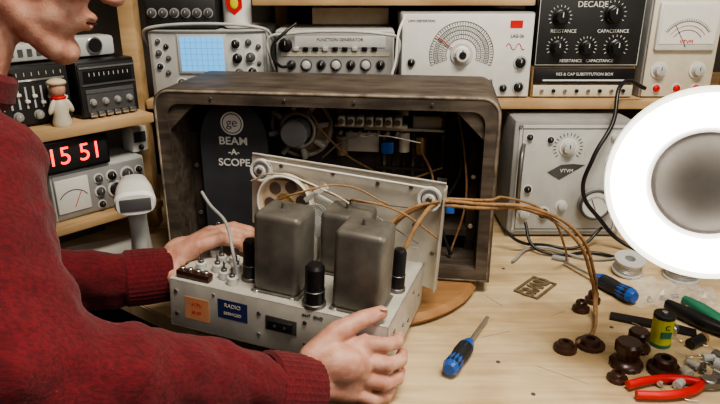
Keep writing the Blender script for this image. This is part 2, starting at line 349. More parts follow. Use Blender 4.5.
for i,(y,z) in enumerate([(.03,.05),(.08,.03),(.13,.055),(.17,.03),(.11,.02)]):
    c.cyl('side_rivet_%d'%i,(0,y,z),.003,.0012,'iron','x')
for i,(x,y) in enumerate([(-.13,.09),(-.06,.09),(-.02,.02),(-.18,.02),(-.29,.1)]):
    c.cyl('top_rivet_%d'%i,(x,y,Hc),.0032,.0015,'steel')
py=.192;zo=.015
c.ext('dial_plate',[(-.285,.085),(.022,.03),(.022,.182+zo),(.012,.187+zo),(-.28,.187+zo),(-.285,.182+zo)],.0018,'plate',(0,py,0))
c.box('dial_plate_flange',(.021,py-.008,.115),(.0018,.016,.16),'plate')
c.box('dial_plate_foot_a',(-.25,py-.001,.085),(.02,.003,.05),'plate');c.box('dial_plate_foot_b',(-.02,py-.001,.07),(.02,.003,.05),'plate')
c.tube('plate_rim',[(-.283,py-.001,.186+zo),(.02,py-.001,.186+zo)],.0016,'plate',smooth=False)
for n,x,z,r in(('pulley_left',-.265,.164+zo,.0175),('pulley_right',.000,.162+zo,.0175)):
    c.cyl(n+'_bush',(x,py,z),.006,.004,'iron','y')
    c.lathe(n,(x,py-.004,z),[(0,0),(r,0),(r,.0018),(r*.8,.0030),(r*.8,.0048),(r,.006),(r,.0078),(r*.86,.0078),(r*.80,.0062),(r*.45,.0062),(r*.4,.0085),(0,.0085)],'white','y')
    c.torus(n+'_groove',(x,py-.0078,z),r*.84,.0016,'iron','y');c.torus(n+'_inner_rim',(x,py-.0108,z),r*.66,.0009,'dgray','y')
    c.cyl(n+'_hub',(x,py-.012,z),.0045,.004,'iron','y')
c.tube('dial_cord_top',[(-.265,py-.0085,.180+zo),(.000,py-.0085,.178+zo)],.0015,'wink',smooth=False)
c.tube('dial_cord_low',[(-.262,py-.0078,.150+zo),(-.2,py-.012,.158+zo),(-.12,py-.012,.14+zo),(.0,py-.0078,.145+zo)],.0010,'iron',smooth=False)
c.tube('dial_cord_diag',[(-.19,py-.014,.175),(-.10,py-.014,.150),(-.01,py-.008,.105)],.0010,'iron',smooth=False)
for i,(x,z) in enumerate([(-.235,.188),(-.15,.19),(-.08,.185),(-.03,.188),(-.02,.13),(-.06,.12),(.01,.09)]):c.cyl('plate_hole_%d'%i,(x,py-.0003,z),.0032,.0012,'iron','y')
dx,dz=-.222,.134
c.lathe('dial_drum',(dx,py-.006,dz),[(.046,0),(.046,.012),(.042,.012),(.040,.004),(.0,.004),(0,0)],'tan','y',48)
c.torus('drum_rim',(dx,py-.018,dz),.044,.0018,'wink','y')
for i in range(6):
    a=i*math.pi/3+.2;c.cyl('drum_hole_%d'%i,(dx+.027*math.cos(a),py-.0102,dz+.027*math.sin(a)),.0095,.001,'iron','y')
c.torus('drum_inner_ring',(dx,py-.012,dz),.014,.0015,'brass','y')
c.cyl('drum_hub',(dx,py-.010,dz),.008,.014,'brass','y')
c.box('gang_frame',(-.172,.155,.093),(.05,.05,.042),'plate',.002)
for i in range(9):
    bm=bmesh.new()
    vs=[bm.verts.new((0,0,0))]+[bm.verts.new((.028*math.cos(R(20+140*k/12)),0,.028*math.sin(R(20+140*k/12)))) for k in range(13)]
    bm.faces.new(vs);r_=bmesh.ops.extrude_face_region(bm,geom=bm.faces[:]);bmesh.ops.translate(bm,vec=(0,.001,0),verts=[v for v in r_['geom'] if isinstance(v,bmesh.types.BMVert)])
    c.put(mkobj('gang_plate_%d'%i,bm,M['lgray']),(-.172,.130+.006*i,.114),(0,R(25),0))
c.box('pointer_bracket_a',(-.165,py-.03,.165),(.045,.002,.008),'wink',.0005,(0,R(-40),0))
c.box('pointer_bracket_b',(-.15,py-.03,.157),(.04,.002,.007),'wink',.0005,(0,R(20),0))
c.tube('loose_wire_a',[(-.222,.03,.076),(-.235,.04,.11),(-.262,.07,.135),(-.30,.09,.150),(-.318,.10,.162)],.0024,'gray')
c.tube('loose_wire_b',[(-.20,.18,.175),(-.12,.17,.16),(-.09,.13,.178),(-.04,.14,.17),(.02,.18,.12)],.0016,'cloth')
c.tube('loose_wire_c',[(-.28,.18,.16),(-.22,.15,.19),(-.14,.15,.175),(-.10,.12,.176)],.0014,'cream')
c.tube('loose_wire_d',[(-.25,.17,.11),(-.22,.13,.15),(-.17,.12,.18),(-.12,.16,.185),(-.06,.18,.16)],.0014,'cloth')
# ------------------------------------------------------------------ cloth wires to bench knobs
g=G('cloth_covered_wires')
def cw(n,pts,r=.0026,m='cloth'): g.tube(n,pts,r,m)
cw('wire_a',[(.03,.80,.872),(.055,.832,.918),(.10,.83,.941),(.16,.822,.942),(.25,.838,.930),(.31,.83,.893),(.345,.84,.83),(.362,.85,.775),(.345,.80,.757),(.31,.768,.756)])
cw('wire_b',[(.02,.79,.872),(.05,.822,.925),(.10,.826,.948),(.17,.824,.947),(.25,.83,.937),(.317,.835,.897),(.352,.845,.83),(.368,.858,.77),(.35,.81,.756),(.33,.775,.756)])
cw('wire_c',[(.03,.77,.853),(.06,.79,.890),(.085,.81,.930),(.11,.83,.945),(.125,.83,.94)],.0032)
cw('wire_d',[(.10,.83,.952),(.115,.838,.95),(.19,.86,.94),(.22,.9,.93),(.3,.94,.89),(.36,1.0,.80),(.38,1.04,.757)],.002)
g.box('heat_sleeve',(.128,.826,.938),(.012,.006,.012),'blue',.002)
# ------------------------------------------------------------------ instruments
g=G('signal_generator',(.078,1.24,1.02))
w,h,d=.259,.164,.14
g.box('case',(w/2,d/2+.004,h/2),(w,d,h),'gray',.004)
g.box('panel',(w/2,0,h/2),(w-.006,.006,h-.006),'white',.002)
cx,cz=w*.46,h*.52
for i,r in enumerate((.030,.038,.046,.054,.062)):
    g.tube('dial_arc_%d'%i,arc(cx,cz,r,-20,200,-.0034),.0006,'ink',smooth=False,res=1)
ticks(g,'dial_ticks_a',cx,cz,-.0036,.050,.006,.0008,-20,200,60,'ink');ticks(g,'dial_ticks_b',cx,cz,-.0036,.0585,.005,.0010,-20,200,45,'ink')
ticks(g,'dial_ticks_c',cx,cz,-.0036,.042,.005,.0008,-20,200,40,'ink');ticks(g,'dial_ticks_d',cx,cz,-.0036,.034,.005,.0008,-20,200,30,'ink')
g.knob('dial_knob',cx,-.003,cz,.016,'white',.018,'ink',skirt='lgray');g.cyl('dial_knob_cap',(cx,-.020,cz),.007,.003,'black','y')
g.box('dial_pointer',(cx-.03,-.006,cz+.02),(.05,.001,.0014),'red',rot=(0,R(35),0))
for i,(x,z,r) in enumerate([(.025,.022,.007),(.055,.018,.007),(.205,.02,.007),(.235,.022,.009),(.235,.07,.010),(.022,.07,.007)]):
    g.knob('knob_%d'%i,x,-.003,z,r,'black',skirt='lgray')
g.text('panel_title','AUDIO GENERATOR',(w*.48,-.0036,.032),.013,'ink')
g.text('panel_text_d','RANGE       ATTENUATOR',(w*.48,-.0036,.012),.007,'ink')
g.box('red_badge',(.222,-.0034,.142),(.024,.0008,.014),'red');g.text('panel_text_b','LAG-26',(.225,-.0036,.120),.008,'ink')
g.tube('panel_wave',[(.205+.004*i,-.0036,.100+.006*math.sin(i*1.3)) for i in range(10)],.0007,'red')
g.text('panel_text_c','LOW DISTORTION',(.04,-.0036,.148),.006,'ink')
for i in range(4): g.box('foot_%d'%i,((.02,w-.02)[i%2],(.02,.12)[i//2],-.0),(.012,.012,.004),'black')
g=G('function_generator',(-.164,1.24,1.02))
w,h,d=.231,.131,.16
g.box('case',(w/2,d/2+.004,h/2),(w,d,h),'lgray',.004)
g.box('panel',(w/2,0,h/2),(w-.006,.006,h-.006),'gray',.002)
g.box('panel_dark',(w/2+.01,-.0036,h-.022),(w-.055,.002,.022),'lgray',.001)
g.box('panel_stripe',(w/2,-.0036,h-.045),(w-.02,.0014,.008),'cream')
for i in range(7):
    g.knob('knob_%d'%i,.030+.029*i,-.003,h-.066,.0085 if i%2 else .007,'lgray' if i%2 else 'black',skirt='dgray')
for i in range(9): g.box('button_%d'%i,(.04+.019*i,-.006,h-.035),(.010,.006,.007),'black' if i%3 else 'wink',.001)
g.text('brand_text','FUNCTION GENERATOR',(w/2+.01,-.0048,h-.018),.008,'ink')
for i in range(10):g.cyl('led_%d'%i,(.03+.019*i,-.003,h-.086),.0022,.003,'red' if i%4==0 else 'iron','y')
g.knob('dial_left',.020,-.003,h-.028,.013,'black',.012)
g.tube('handle',[(.0-.004,.03,.04),(-.008,-.02,.08),(-.008,-.03,.118),(.02,-.035,.126),(w-.02,-.035,.126),(w+.004,-.03,.118),(w+.004,-.02,.08),(w+.002,.03,.04)],.0030,'lgray')
g=G('oscilloscope',(-.411,1.245,1.02))
w,h,d=.229,.129,.22
g.box('case',(w/2,d/2+.004,h/2),(w,d,h),'lgray',.006)
g.box('bezel',(w/2,0,h/2),(w,.010,h),'gray',.004)
g.box('panel',(w/2,-.0055,h/2+.001),(w-.014,.002,h-.012),'lgray',.001)
g.box('screen_bezel',(.105,-.008,h-.043),(.096,.006,.076),'lgray',.003)
g.box('screen',(.105,-.0115,h-.043),(.084,.002,.066),'screen',.001)
for i in range(1,8): g.box('grid_v_%d'%i,(.105-.042+.0105*i,-.0127,h-.043),(.0003,.0003,.064),'blue')
for i in range(1,6): g.box('grid_h_%d'%i,(.105,-.0127,h-.043-.033+.011*i),(.082,.0003,.0003),'blue')
for i,(x,z,r) in enumerate([(.170,.105,.008),(.195,.108,.006),(.214,.10,.005),(.172,.078,.009),(.198,.080,.009),(.174,.05,.008),(.2,.052,.008),(.214,.068,.004),(.02,.11,.005),(.035,.10,.005),(.02,.088,.006),(.038,.078,.005),(.02,.062,.006),(.035,.05,.005),(.06,.03,.008),(.1,.03,.008),(.14,.03,.008)]):
    g.knob('knob_%d'%i,x,-.006,z,r,'dgray' if i%3 else 'black',skirt=None if i%2 else 'white')
g.tube('handle',[(-.004,.05,.07),(-.008,.0,.126),(.01,-.012,.136),(w-.01,-.012,.136),(w+.006,.0,.126),(w+.004,.05,.07)],.003,'lgray')
g=G('capacitance_decade_box',(.340,1.24,1.083))
w,h,d=.203,.145,.10
g.box('case',(w/2,d/2+.004,h/2),(w,d,h),'black',.004)
g.box('panel',(w/2,0,h/2),(w-.004,.006,h-.004),'blk2',.001)
g.text('title','DECADE',(w*.5,-.0036,h-.030),.015,'wink')
for i,(x,z,r) in enumerate([(.042,.092,.014),(.142,.098,.016),(.042,.036,.013),(.098,.036,.013),(.155,.036,.015)]):
    g.knob('knob_%d'%i,x,-.003,z,r,'black',.018)
    ticks(g,'scale_%d'%i,x,z,-.0036,r*1.45,.004,.001,-30,210,13,'wink')
g.text('sub_a','RESISTANCE',(w*.25,-.0036,.066),.009,'wink');g.text('sub_b','CAPACITANCE',(w*.72,-.0036,.066),.009,'wink')
g.text('sub_c','RESISTANCE   CAPACITANCE',(w*.5,-.0036,.010),.008,'wink')
g.tube('rim',[(.002,-.003,.002),(w-.002,-.003,.002),(w-.002,-.003,h-.002),(.002,-.003,h-.002)],.001,'lgray',cyc=True,smooth=False)
g=G('resistance_bridge',(.340,1.24,1.02))
h=.062
g.box('case',(w/2,d/2+.004,h/2),(w,d,h),'pine',.003)
g.box('panel_top',(w/2,0,h*.70),(w-.006,.006,h*.46),'black',.001)
g.box('panel_low',(w/2,0,h*.23),(w-.006,.006,h*.36),'cream',.001)
g.text('line_text','RES & CAP SUBSTITUTION BOX',(w*.5,-.0036,h*.76),.008,'wink')
for i in range(8):g.cyl('jack_%d'%i,(.02+.023*i,-.003,h*.24),.0035,.005,'black' if i%2 else 'steel','y')
g.box('scale_strip',(w*.5,-.0034,h*.57),(w-.04,.0006,.003),'wink')
g=G('vacuum_tube_voltmeter',(.556,1.24,1.02))
w,h,d=.14,.20,.11
g.box('case',(w/2,d/2+.004,h/2),(w,d,h),'gray',.004)
g.box('panel',(w/2,0,h/2),(w-.006,.006,h-.006),'cream',.002)
g.box('meter',(w/2,-.006,h-.062),(w-.024,.010,.09),'white',.004)
g.box('meter_face',(w/2,-.0115,h-.058),(w-.034,.001,.072),'wink')
for i in range(3): g.tube('meter_arc_%d'%i,arc(w/2,h-.10,.048-.008*i,35,145,-.0124),.0005,'ink' if i!=1 else 'red',smooth=False,res=1)
ticks(g,'meter_ticks',w/2,h-.10,-.0124,.051,.004,.0006,35,145,30,'ink')
g.tube('meter_needle',[(w/2,-.0125,h-.10),(w/2-.025,-.0125,h-.06)],.0005,'ink',smooth=False)
for i,(x,z,r) in enumerate([(.03,.055,.012),(.105,.055,.012),(.03,.02,.007),(.07,.02,.007),(.108,.02,.007)]): g.knob('knob_%d'%i,x,-.003,z,r,'lgray' if i<2 else 'red',skirt='white',mark='ink')
g.text('meter_text','VTVM',(w/2,-.0125,h-.09),.010,'red')
g=G('bench_test_meter',(.295,1.17,.754))
w,h,d=.228,.238,.15
g.box('case',(w/2,d/2+.005,h/2),(w,d,h),'gray',.008)
g.box('bezel',(w/2,0,h/2),(w,.012,h),'gray',.006)
g.box('panel',(w/2,-.007,h/2),(w-.02,.003,h-.02),'lgray',.001)
g.tube('panel_line',[(.016,-.009,.016),(w-.016,-.009,.016),(w-.016,-.009,h-.016),(.016,-.009,h-.016)],.0009,'dgray',cyc=True,smooth=False)
g.knob('range_knob',.105,-.008,.185,.013,'lgray',.014,'ink',skirt='white');ticks(g,'range_ticks',.105,.185,-.0092,.026,.006,.0010,-40,220,18,'ink')
g.ext('name_plate',[(.07,.135),(.095,.120),(.118,.135),(.142,.150),(.118,.152),(.095,.150)],.001,'dgray',(0,-.0095,0));g.text('name_text','VTVM',(.107,-.0100,.138),.010,'wink')
g.cyl('meter_body',(.168,-.008,.072),.032,.014,'gray','y');g.cyl('meter_glass',(.168,-.022,.072),.028,.001,'white','y');g.torus('meter_rim',(.168,-.022,.072),.029,.003,'dgray','y')
ticks(g,'meter_ticks',.168,.066,-.0236,.022,.004,.0007,30,150,16,'ink')
g.tube('needle',[(.168,-.0242,.062),(.158,-.0242,.085)],.0006,'ink',smooth=False)
for i,(x,z,r) in enumerate([(.03,.05,.010),(.07,.05,.010),(.105,.065,.009),(.035,.10,.007),(.19,.16,.008),(.03,.205,.006),(.19,.205,.006),(.07,.20,.006)]): g.knob('knob_%d'%i,x,-.008,z,r,'black' if i%2 else 'lgray',skirt='white')
for i,(x,z) in enumerate([(.012,.012),(w-.012,.012),(.012,h-.012),(w-.012,h-.012)]):g.cyl('screw_%d'%i,(x,-.008,z),.004,.002,'steel','y')
g.tube('handle_left',[(.020,-.006,.06),(.012,-.03,.08),(.012,-.03,.17),(.020,-.006,.19)],.0045,'iron')
for i,x in enumerate((.03,w-.03)):g.box('foot_%d'%i,(x,.08,-.002),(.02,.1,.004),'black')
g=G('test_lead_cable')
g.tube('lead_a',[(.55,1.205,1.045),(.50,1.185,1.06),(.47,1.14,.99),(.435,1.12,.93),(.425,1.12,.86),(.46,1.11,.81),(.50,1.10,.77),(.56,1.05,.756)],.0040,'black')
g.tube('lead_b',[(.32,1.12,.80),(.33,1.09,.765),(.37,1.07,.755),(.44,1.08,.755),(.50,1.04,.755)],.003,'black')
g.tube('lead_c',[(.28,1.04,.755),(.34,1.10,.757),(.43,1.05,.755),(.52,1.07,.755)],.0025,'gray')
g.tube('lead_d',[(.27,1.10,.80),(.30,1.09,.775),(.36,1.11,.757),(.42,1.10,.757),(.47,1.12,.79)],.003,'black')
g.cyl('lead_plug',(.36,1.06,.755),.005,.03,'gray',rot=(R(90),0,R(60)))
g=G('coaxial_cable')
g.tube('coax',[(-.13,1.23,1.085),(-.155,1.20,1.09),(-.165,1.195,1.12),(-.14,1.20,1.15),(-.12,1.215,1.165)],.003,'black')
g=G('audio_cable')
g.tube('coax',[(.075,1.2,1.03),(.06,1.19,1.06),(.067,1.19,1.10),(.072,1.195,1.15),(.085,1.21,1.18)],.0025,'wink')
# ------------------------------------------------------------------ left corner shelving, angled
S=G('corner_shelf_unit',(-.53,.993,0),(0,0,R(48.2)))
S.box('board_upper',(.0475,.14,.999),(.335,.28,.018),'pine',.002)
S.box('board_lower',(.0475,.14,.828),(.335,.28,.014),'pine',.002)
S.box('back_panel',(.0475,.275,1.151),(.335,.01,.8),'cabin')
S.box('side_panel',(-.125,.16,1.001),(.012,.22,.5),'pine',.002)
S.box('foot_block',(.03,.2,.786),(.25,.12,.070),'dgray')
def onS(name,x,y,z): 
    a=R(48.2);return G(name,(-.53+x*math.cos(a)-y*math.sin(a),.993+x*math.sin(a)+y*math.cos(a),z),(0,0,a))
g=onS('cassette_radio',-.10,.050,1.008)
g.box('body',(.095,.05,.052),(.19,.10,.10),'black',.005);g.box('face',(.095,-.001,.052),(.184,.004,.094),'blk2',.002)
for i in range(14):g.box('tuner_tick_%d'%i,(.02+.012*i,-.0035,.088),(.001,.001,.006),'cream')
g.box('silver_strip',(.095,-.0035,.078),(.17,.002,.003),'steel')
for i in range(14):g.box('slider_slot_%d'%i,(.014+.0125*i,-.0035,.050),(.003,.0015,.036),'lgray')
for i in range(14):g.box('slider_cap_%d'%i,(.014+.0125*i,-.006,.040+.02*((i*7)%5)/5),(.0075,.006,.005),'wink',.001)
for i in range(5):g.knob('knob_%d'%i,.03+.033*i,-.003,.020,.008,'gray')
g=onS('stereo_receiver',.097,.035,1.008)
g.box('body',(.055,.05,.052),(.11,.10,.10),'black',.004);g.box('face',(.055,-.001,.05),(.106,.004,.092),'blk2',.002)
g.box('dial_glass',(.055,-.004,.075),(.09,.002,.02),'black');g.box('trim_a',(.055,-.0045,.060),(.10,.001,.003),'steel');g.box('trim_b',(.055,-.0045,.090),(.10,.001,.003),'steel')
for i in range(9):g.box('dial_tick_%d'%i,(.02+.009*i,-.0055,.078),(.0012,.0006,.006),'cream')
g.box('cassette_door',(.055,-.004,.032),(.09,.003,.04),'dgray',.002);g.box('trim_c',(.055,-.0060,.046),(.09,.001,.002),'steel')
for i in range(6):g.box('piano_key_%d'%i,(.018+.015*i,-.006,.008),(.012,.008,.008),'steel',.001)
for i in range(4):g.knob('knob_%d'%i,.02+.023*i,-.0055,.030,.006,'gray')
g=onS('white_router',.0,.07,1.11)
g.box('body',(.04,.03,.018),(.11,.06,.030),'lgray',.006);g.cyl('dome',(.04,.03,.032),.022,.014,'gray',r2=.016)
for i in range(5):g.box('slot_%d'%i,(.01+.015*i,-.0005,.018),(.008,.002,.012),'dgray')
g=onS('desk_webcam',.12,.06,1.11)
g.box('body',(.03,.03,.020),(.08,.05,.035),'lgray',.006);g.cyl('lens',(.03,.004,.022),.012,.006,'black','y');g.torus('ring',(.03,.002,.022),.013,.002,'steel','y')
g=onS('ceramic_figurine',.055,.020,1.0085)
g.lathe('body',(0,0,0),[(0,0),(.014,0),(.016,.006),(.012,.02),(.015,.034),(.010,.046),(.006,.05),(0,.05)],'cream')
g.ell('head',(0,0,.062),(.013,.013,.015),'skin');g.ell('hat',(0,0,.073),(.016,.016,.007),'tan');g.ell('arm_a',(.014,-.003,.034),(.005,.005,.014),'cream',(0,R(-25),0));g.ell('arm_b',(-.014,-.003,.034),(.005,.005,.014),'cream',(0,R(25),0))
g.torus('collar',(0,0,.048),.009,.003,'red')
g=onS('digital_clock',.008,.02,.925)
g.box('body',(.06,.035,.030),(.125,.07,.058),'black',.004);g.box('window',(.06,-.0005,.030),(.115,.003,.048),'blk2',.001)
g.text('digits','15 51',(.058,-.0028,.030),.044,'led')
g=onS('panel_multimeter',.02,.03,.835)
g.box('body',(.09,.05,.045),(.18,.10,.088),'lgray',.004);g.box('face',(.09,-.001,.045),(.172,.004,.080),'gray',.002)
g.box('meter_face',(.035,-.004,.046),(.06,.004,.062),'wink',.003);g.tube('meter_arc',arc(.035,.026,.03,35,145,-.0066),.0006,'ink',smooth=False,res=1);g.tube('needle',[(.035,-.0066,.024),(.05,-.0066,.052)],.0006,'red',smooth=False)
for i,(x,z,r) in enumerate([(.085,.065,.007),(.11,.065,.008),(.14,.062,.010),(.165,.065,.006),(.085,.04,.008),(.115,.038,.012),(.15,.035,.012),(.085,.015,.006),(.12,.012,.005),(.16,.012,.006)]): g.knob('knob_%d'%i,x,-.003,z,r,'black' if i%2 else 'dgray',skirt='white')
g=onS('small_power_supply',.188,.05,.925)
g.box('body',(.02,.02,.025),(.034,.04,.05),'white',.004);g.box('dial',(.02,-.001,.03),(.024,.002,.02),'dgray');g.knob('knob',.02,-.001,.010,.005,'black')
g=G('tin_canister',(-.245,1.30,1.151))
g.cyl('body',(0,0,0),.028,.085,'white')
g.ext('label_shield',[(-.015,.064),(-.015,.040),(0,.026),(.015,.040),(.015,.064)],.004,'red',(0,-.0295,0));g.ell('flame_badge',(0,-.030,.048),(.008,.002,.011),'yel')
g=G('equipment_case',(-.35,1.31,1.151))
g.box('body',(0,0,.03),(.14,.09,.06),'blk2',.006);g.tube('handle',[(-.04,-.02,.06),(-.035,-.02,.075),(.035,-.02,.075),(.04,-.02,.06)],.004,'black')
for i in range(6):g.knob('dial_%d'%i,-.055+.022*i,-.045,.030,.007,'dgray',.007,skirt='gray')
g=G('cardboard_parts_box',(-.02,1.40,1.152))
g.box('body',(0,0,.018),(.16,.10,.034),'tan',.002);g.box('tape',(0,0,.0355),(.16,.02,.001),'cream')
# ------------------------------------------------------------------ barcode scanner
g=G('barcode_scanner',(-.362,.945,.7502),(0,0,R(20)))
g.cyl('base',(0,0,0),.035,.008,'gray');g.lathe('stem',(0,0,.006),[(0,0),(.012,0),(.010,.05),(.013,.1),(.016,.14),(0,.14)],'lgray')
def loft(g,n,secs,m,k=20):
    bm=bmesh.new();rs=[]
    for (x,y,z,rx,rz,tilt) in secs:
        ring=[]
        for i in range(k):
            a=2*math.pi*i/k;cc=abs(math.cos(a))**.7*math.copysign(1,math.cos(a));ss=abs(math.sin(a))**.7*math.copysign(1,math.sin(a))
            v=Vector((rx*cc,0,rz*ss));v.rotate(Euler((tilt,0,0)));ring.append(bm.verts.new((x+v.x,y+v.y,z+v.z)))
        rs.append(ring)
    for a,b in zip(rs,rs[1:]):
        for i in range(k):bm.faces.new((a[i],a[(i+1)%k],b[(i+1)%k],b[i]))
    bm.faces.new(rs[0]);bm.faces.new(rs[-1][::-1]);bmesh.ops.recalc_face_normals(bm,faces=bm.faces)
    return g.put(mkobj(n,bm,M[m],True))
loft(g,'head',[(0,-.050,.168,.028,.016,0),(0,-.045,.170,.031,.019,0),(0,-.01,.175,.028,.020,0),(0,.03,.176,.022,.018,0),(0,.05,.172,.012,.010,0)],'white')
g.box('window',(0,-.0505,.168),(.046,.003,.020),'dgray',.002)
loft(g,'handle',[(0,.02,.165,.015,.014,R(-80)),(0,.018,.13,.014,.013,R(-85)),(0,.024,.09,.015,.015,R(-85)),(0,.028,.05,.018,.016,R(-85)),(0,.028,.03,.017,.015,R(-90))],'lgray')
g.box('trigger',(0,.0,.142),(.012,.012,.022),'dgray',.003)
g=G('paper_sheet',(-.50,1.10,.7515),(0,0,R(30)))
g.box('sheet',(0,0,0),(.12,.09,.001),'wink')
# ------------------------------------------------------------------ magnifier lamp
nrm=Vector((-.40,-.72,.14)).normalized()
q=nrm.to_track_quat('Z','Y').to_euler()
LC=(.392,.668,1.029)
g=G('magnifier_lamp',LC,q)
g.lathe('shade',(0,0,0),[(.060,-.012),(.068,-.028),(.088,-.026),(.103,-.012),(.109,.004),(.107,.012),(.101,.010),(.098,-.004),(.084,-.015),(.068,-.012),(.061,-.002),(.060,-.012)],'lampw',seg=72)
g.torus('ring_tube',(0,0,.002),.083,.0125,'tube',seg=72,rot=(0,0,0))
g.lathe('lens',(0,0,-.004),[(0,-.012),(.025,-.010),(.061,-.002),(.061,.002),(.045,.009),(.025,.014),(0,.016)],'lens',seg=64)
g.torus('lens_rim',(0,0,.0),.062,.004,'lampw',seg=64,rot=(0,0,0))
im=(Matrix.Translation(LC)@q.to_matrix().to_4x4()).inverted()
def wl(p):return tuple(im@Vector(p))
g.tube('arm_neck',[wl((.455,.74,1.00)),wl((.48,.78,.97)),wl((.53,.83,1.0))],.006,'white')
g.tube('arm_lower',[wl((.53,.83,1.0)),wl((.75,.95,1.25)),wl((.95,1.0,1.0)),wl((1.05,1.05,.765))],.008,'white',smooth=False)
bs=g.cyl('arm_base',wl((1.05,1.05,.751)),.05,.02,'white');bs.rotation_euler=im.to_euler()
# ------------------------------------------------------------------ small things on the bench
def driver(name,a,b,hl,hm,hm2,r=.012):
    a=Vector(a);b=Vector(b);dv=(b-a);ang=dv.to_track_quat('Z','Y').to_euler()
    g=G(name,a,ang);Ln=dv.length
    g.lathe('handle',(0,0,0),[(0,0),(r*.7,0),(r,.008),(r,hl*.25),(r*.85,hl*.4),(r,hl*.6),(r*.95,hl*.8),(r*.6,hl*.95),(r*.5,hl),(0,hl)],hm,seg=24,ridges=.08)
    g.lathe('handle_grip',(0,0,hl*.12),[(0,0),(r*1.09,0),(r*.96,hl*.24),(r*1.09,hl*.46),(r*1.05,hl*.64),(0,hl*.65)],hm2,seg=16)
    g.cyl('shaft',(0,0,hl*.98),.003,Ln-hl*.98,'steel');g.box('tip',(0,0,Ln-.004),(.006,.0015,.01),'steel')
    return g
driver('screwdriver',(.116,.69,.765),(.195,.835,.758),.085,'blue','blk2',.011)
driver('screwdriver',(.440,.885,.765),(.375,1.03,.758),.09,'blue','blk2',.012)
def rknob(x,y,r,h,z=.7503,style=0):
    g=G('bakelite_knob',(x,y,z))
    if style==0:g.lathe('body',(0,0,0),[(0,0),(r,0),(r,h*.35),(r*.72,h*.45),(r*.65,h*.9),(r*.5,h),(r*.3,h),(r*.28,h*.7),(0,h*.7)],'brown',seg=32,ridges=.04)
    else:
        g.lathe('body',(0,0,0),[(0,0),(r,0),(r*1.02,h*.15),(r*.9,h*.25),(r*.6,h*.32),(r*.58,h*.55),(r*.8,h*.62),(r*.82,h*.9),(r*.7,h),(0,h)],'brown',seg=32,ridges=.05)
        g.torus('rim',(0,0,h*.95),r*.55,.0015,'brass')
rknob(.291,.760,.016,.014);rknob(.330,.770,.020,.012);rknob(.350,.870,.013,.018);rknob(.378,.897,.012,.02)
rknob(.362,.722,.021,.038,style=1);rknob(.407,.708,.021,.022);rknob(.394,.762,.017,.03,style=1);rknob(.338,.690,.013,.012)
g=G('cylindrical_battery',(.432,.775,.7503))
g.cyl('body',(0,0,0),.0145,.046,'yel');g.cyl('cap_bottom',(0,0,-.0),.0148,.006,'green');g.cyl('cap_top',(0,0,.044),.0147,.006,'blk2');g.cyl('terminal',(0,0,.05),.004,.003,'steel');g.box('label',(0,-.0138,.022),(.014,.002,.01),'green')
g.text('label_text','C',(0,-.0150,.034),.010,'ink')
g=G('small_battery',(.468,.762,.758),(0,0,R(30)))
g.cyl('body',(0,0,0),.0075,.035,'black',rot=(0,R(90),0));g.cyl('band',(.028,0,0),.0077,.007,'brass',rot=(0,R(90),0));g.cyl('terminal',(.035,0,0),.0025,.002,'steel',rot=(0,R(90),0))
for (x,y,r,ro) in((.475,1.0,.026,(R(12),0,0)),(.565,.985,.03,(0,0,0))):
    g=G('solder_spool',(x,y,.7505 if ro[0]==0 else .757),ro)
    g.lathe('flanges',(0,0,0),[(0,0),(r,0),(r,.003),(r*.6,.004),(r*.6,.022),(r,.023),(r,.026),(.009,.026),(.009,.006),(0,.006)],'lgray',seg=40)
    for k in range(5):g.torus('winding_%d'%k,(0,0,.006+.0035*k),r*.80,.0022,'steel')
g=G('plastic_bag',(.515,.905,.7505),(0,0,R(-15)))
bm=bmesh.new();nx,ny=16,12;vv=[[bm.verts.new(((i/nx-.5)*.13,(j/ny-.5)*.10,.001+random.random()*.014)) for j in range(ny+1)] for i in range(nx+1)]
for i in range(nx):
    for j in range(ny):bm.faces.new((vv[i][j],vv[i+1][j],vv[i+1][j+1],vv[i][j+1]))
g.put(mkobj('film',bm,M['glass']))
for k in range(5):g.cyl('part_%d'%k,(-.04+.018*k,-.01+.008*(k%3),.003),.003,.012,'steel',rot=(R(90),0,k))
g=G('wire_stripper',(.535,.835,.762),(0,0,R(200)))
loft(g,'grip_a',[(0,-.05,0,.006,.008,0),(0,-.02,0,.011,.010,0),(.004,.02,0,.012,.010,0),(.008,.05,0,.007,.007,0)],'green')
loft(g,'grip_b',[(.035,-.05,0,.006,.008,0),(.032,-.02,0,.011,.010,0),(.024,.02,0,.011,.010,0),(.014,.05,0,.007,.007,0)],'black')
g.box('jaw',(.011,.07,0),(.016,.04,.008),'iron',.003)
g=G('pliers',(.447,.672,.759),(0,0,R(8)))
for k,sg in enumerate((1,-1)):
    g.tube('handle_%d'%k,[(-.010,.002*sg,0),(-.03,.012*sg,0),(-.065,.016*sg,0),(-.105,.010*sg,0)],.0055,'red')
g.cyl('pivot',(0,0,-.006),.009,.013,'steel')
g.ext('jaw_a',[(-.012,-.008),(.01,-.010),(.045,-.002),(.045,0),(0,.001)],.008,'iron',(0,0,.004),(R(-90),0,0));g.ext('jaw_b',[(-.012,.008),(.01,.010),(.045,.003),(.045,.001),(0,.001)],.008,'steel',(0,0,.004),(R(-90),0,0))
g=G('pierced_metal_badge',(.298,.945,.7508),(0,0,R(48)))
w2,h2=.034,.020
for i,(z0) in enumerate((-h2,h2)):g.box('rail_%d'%i,(0,z0,.001),(w2*2,.005,.0025),'badge',.0008)
for i,x in enumerate((-w2,w2)):g.box('end_%d'%i,(x,0,.001),(.004,h2*2+.004,.0025),'badge',.0008)
g.text('letters','GRAND',(0,0,.001),.036,'badge',(0,0,0),.0012,off=.0008,sx=.60)
g=G('loose_electronic_parts',(0,0,.7535))
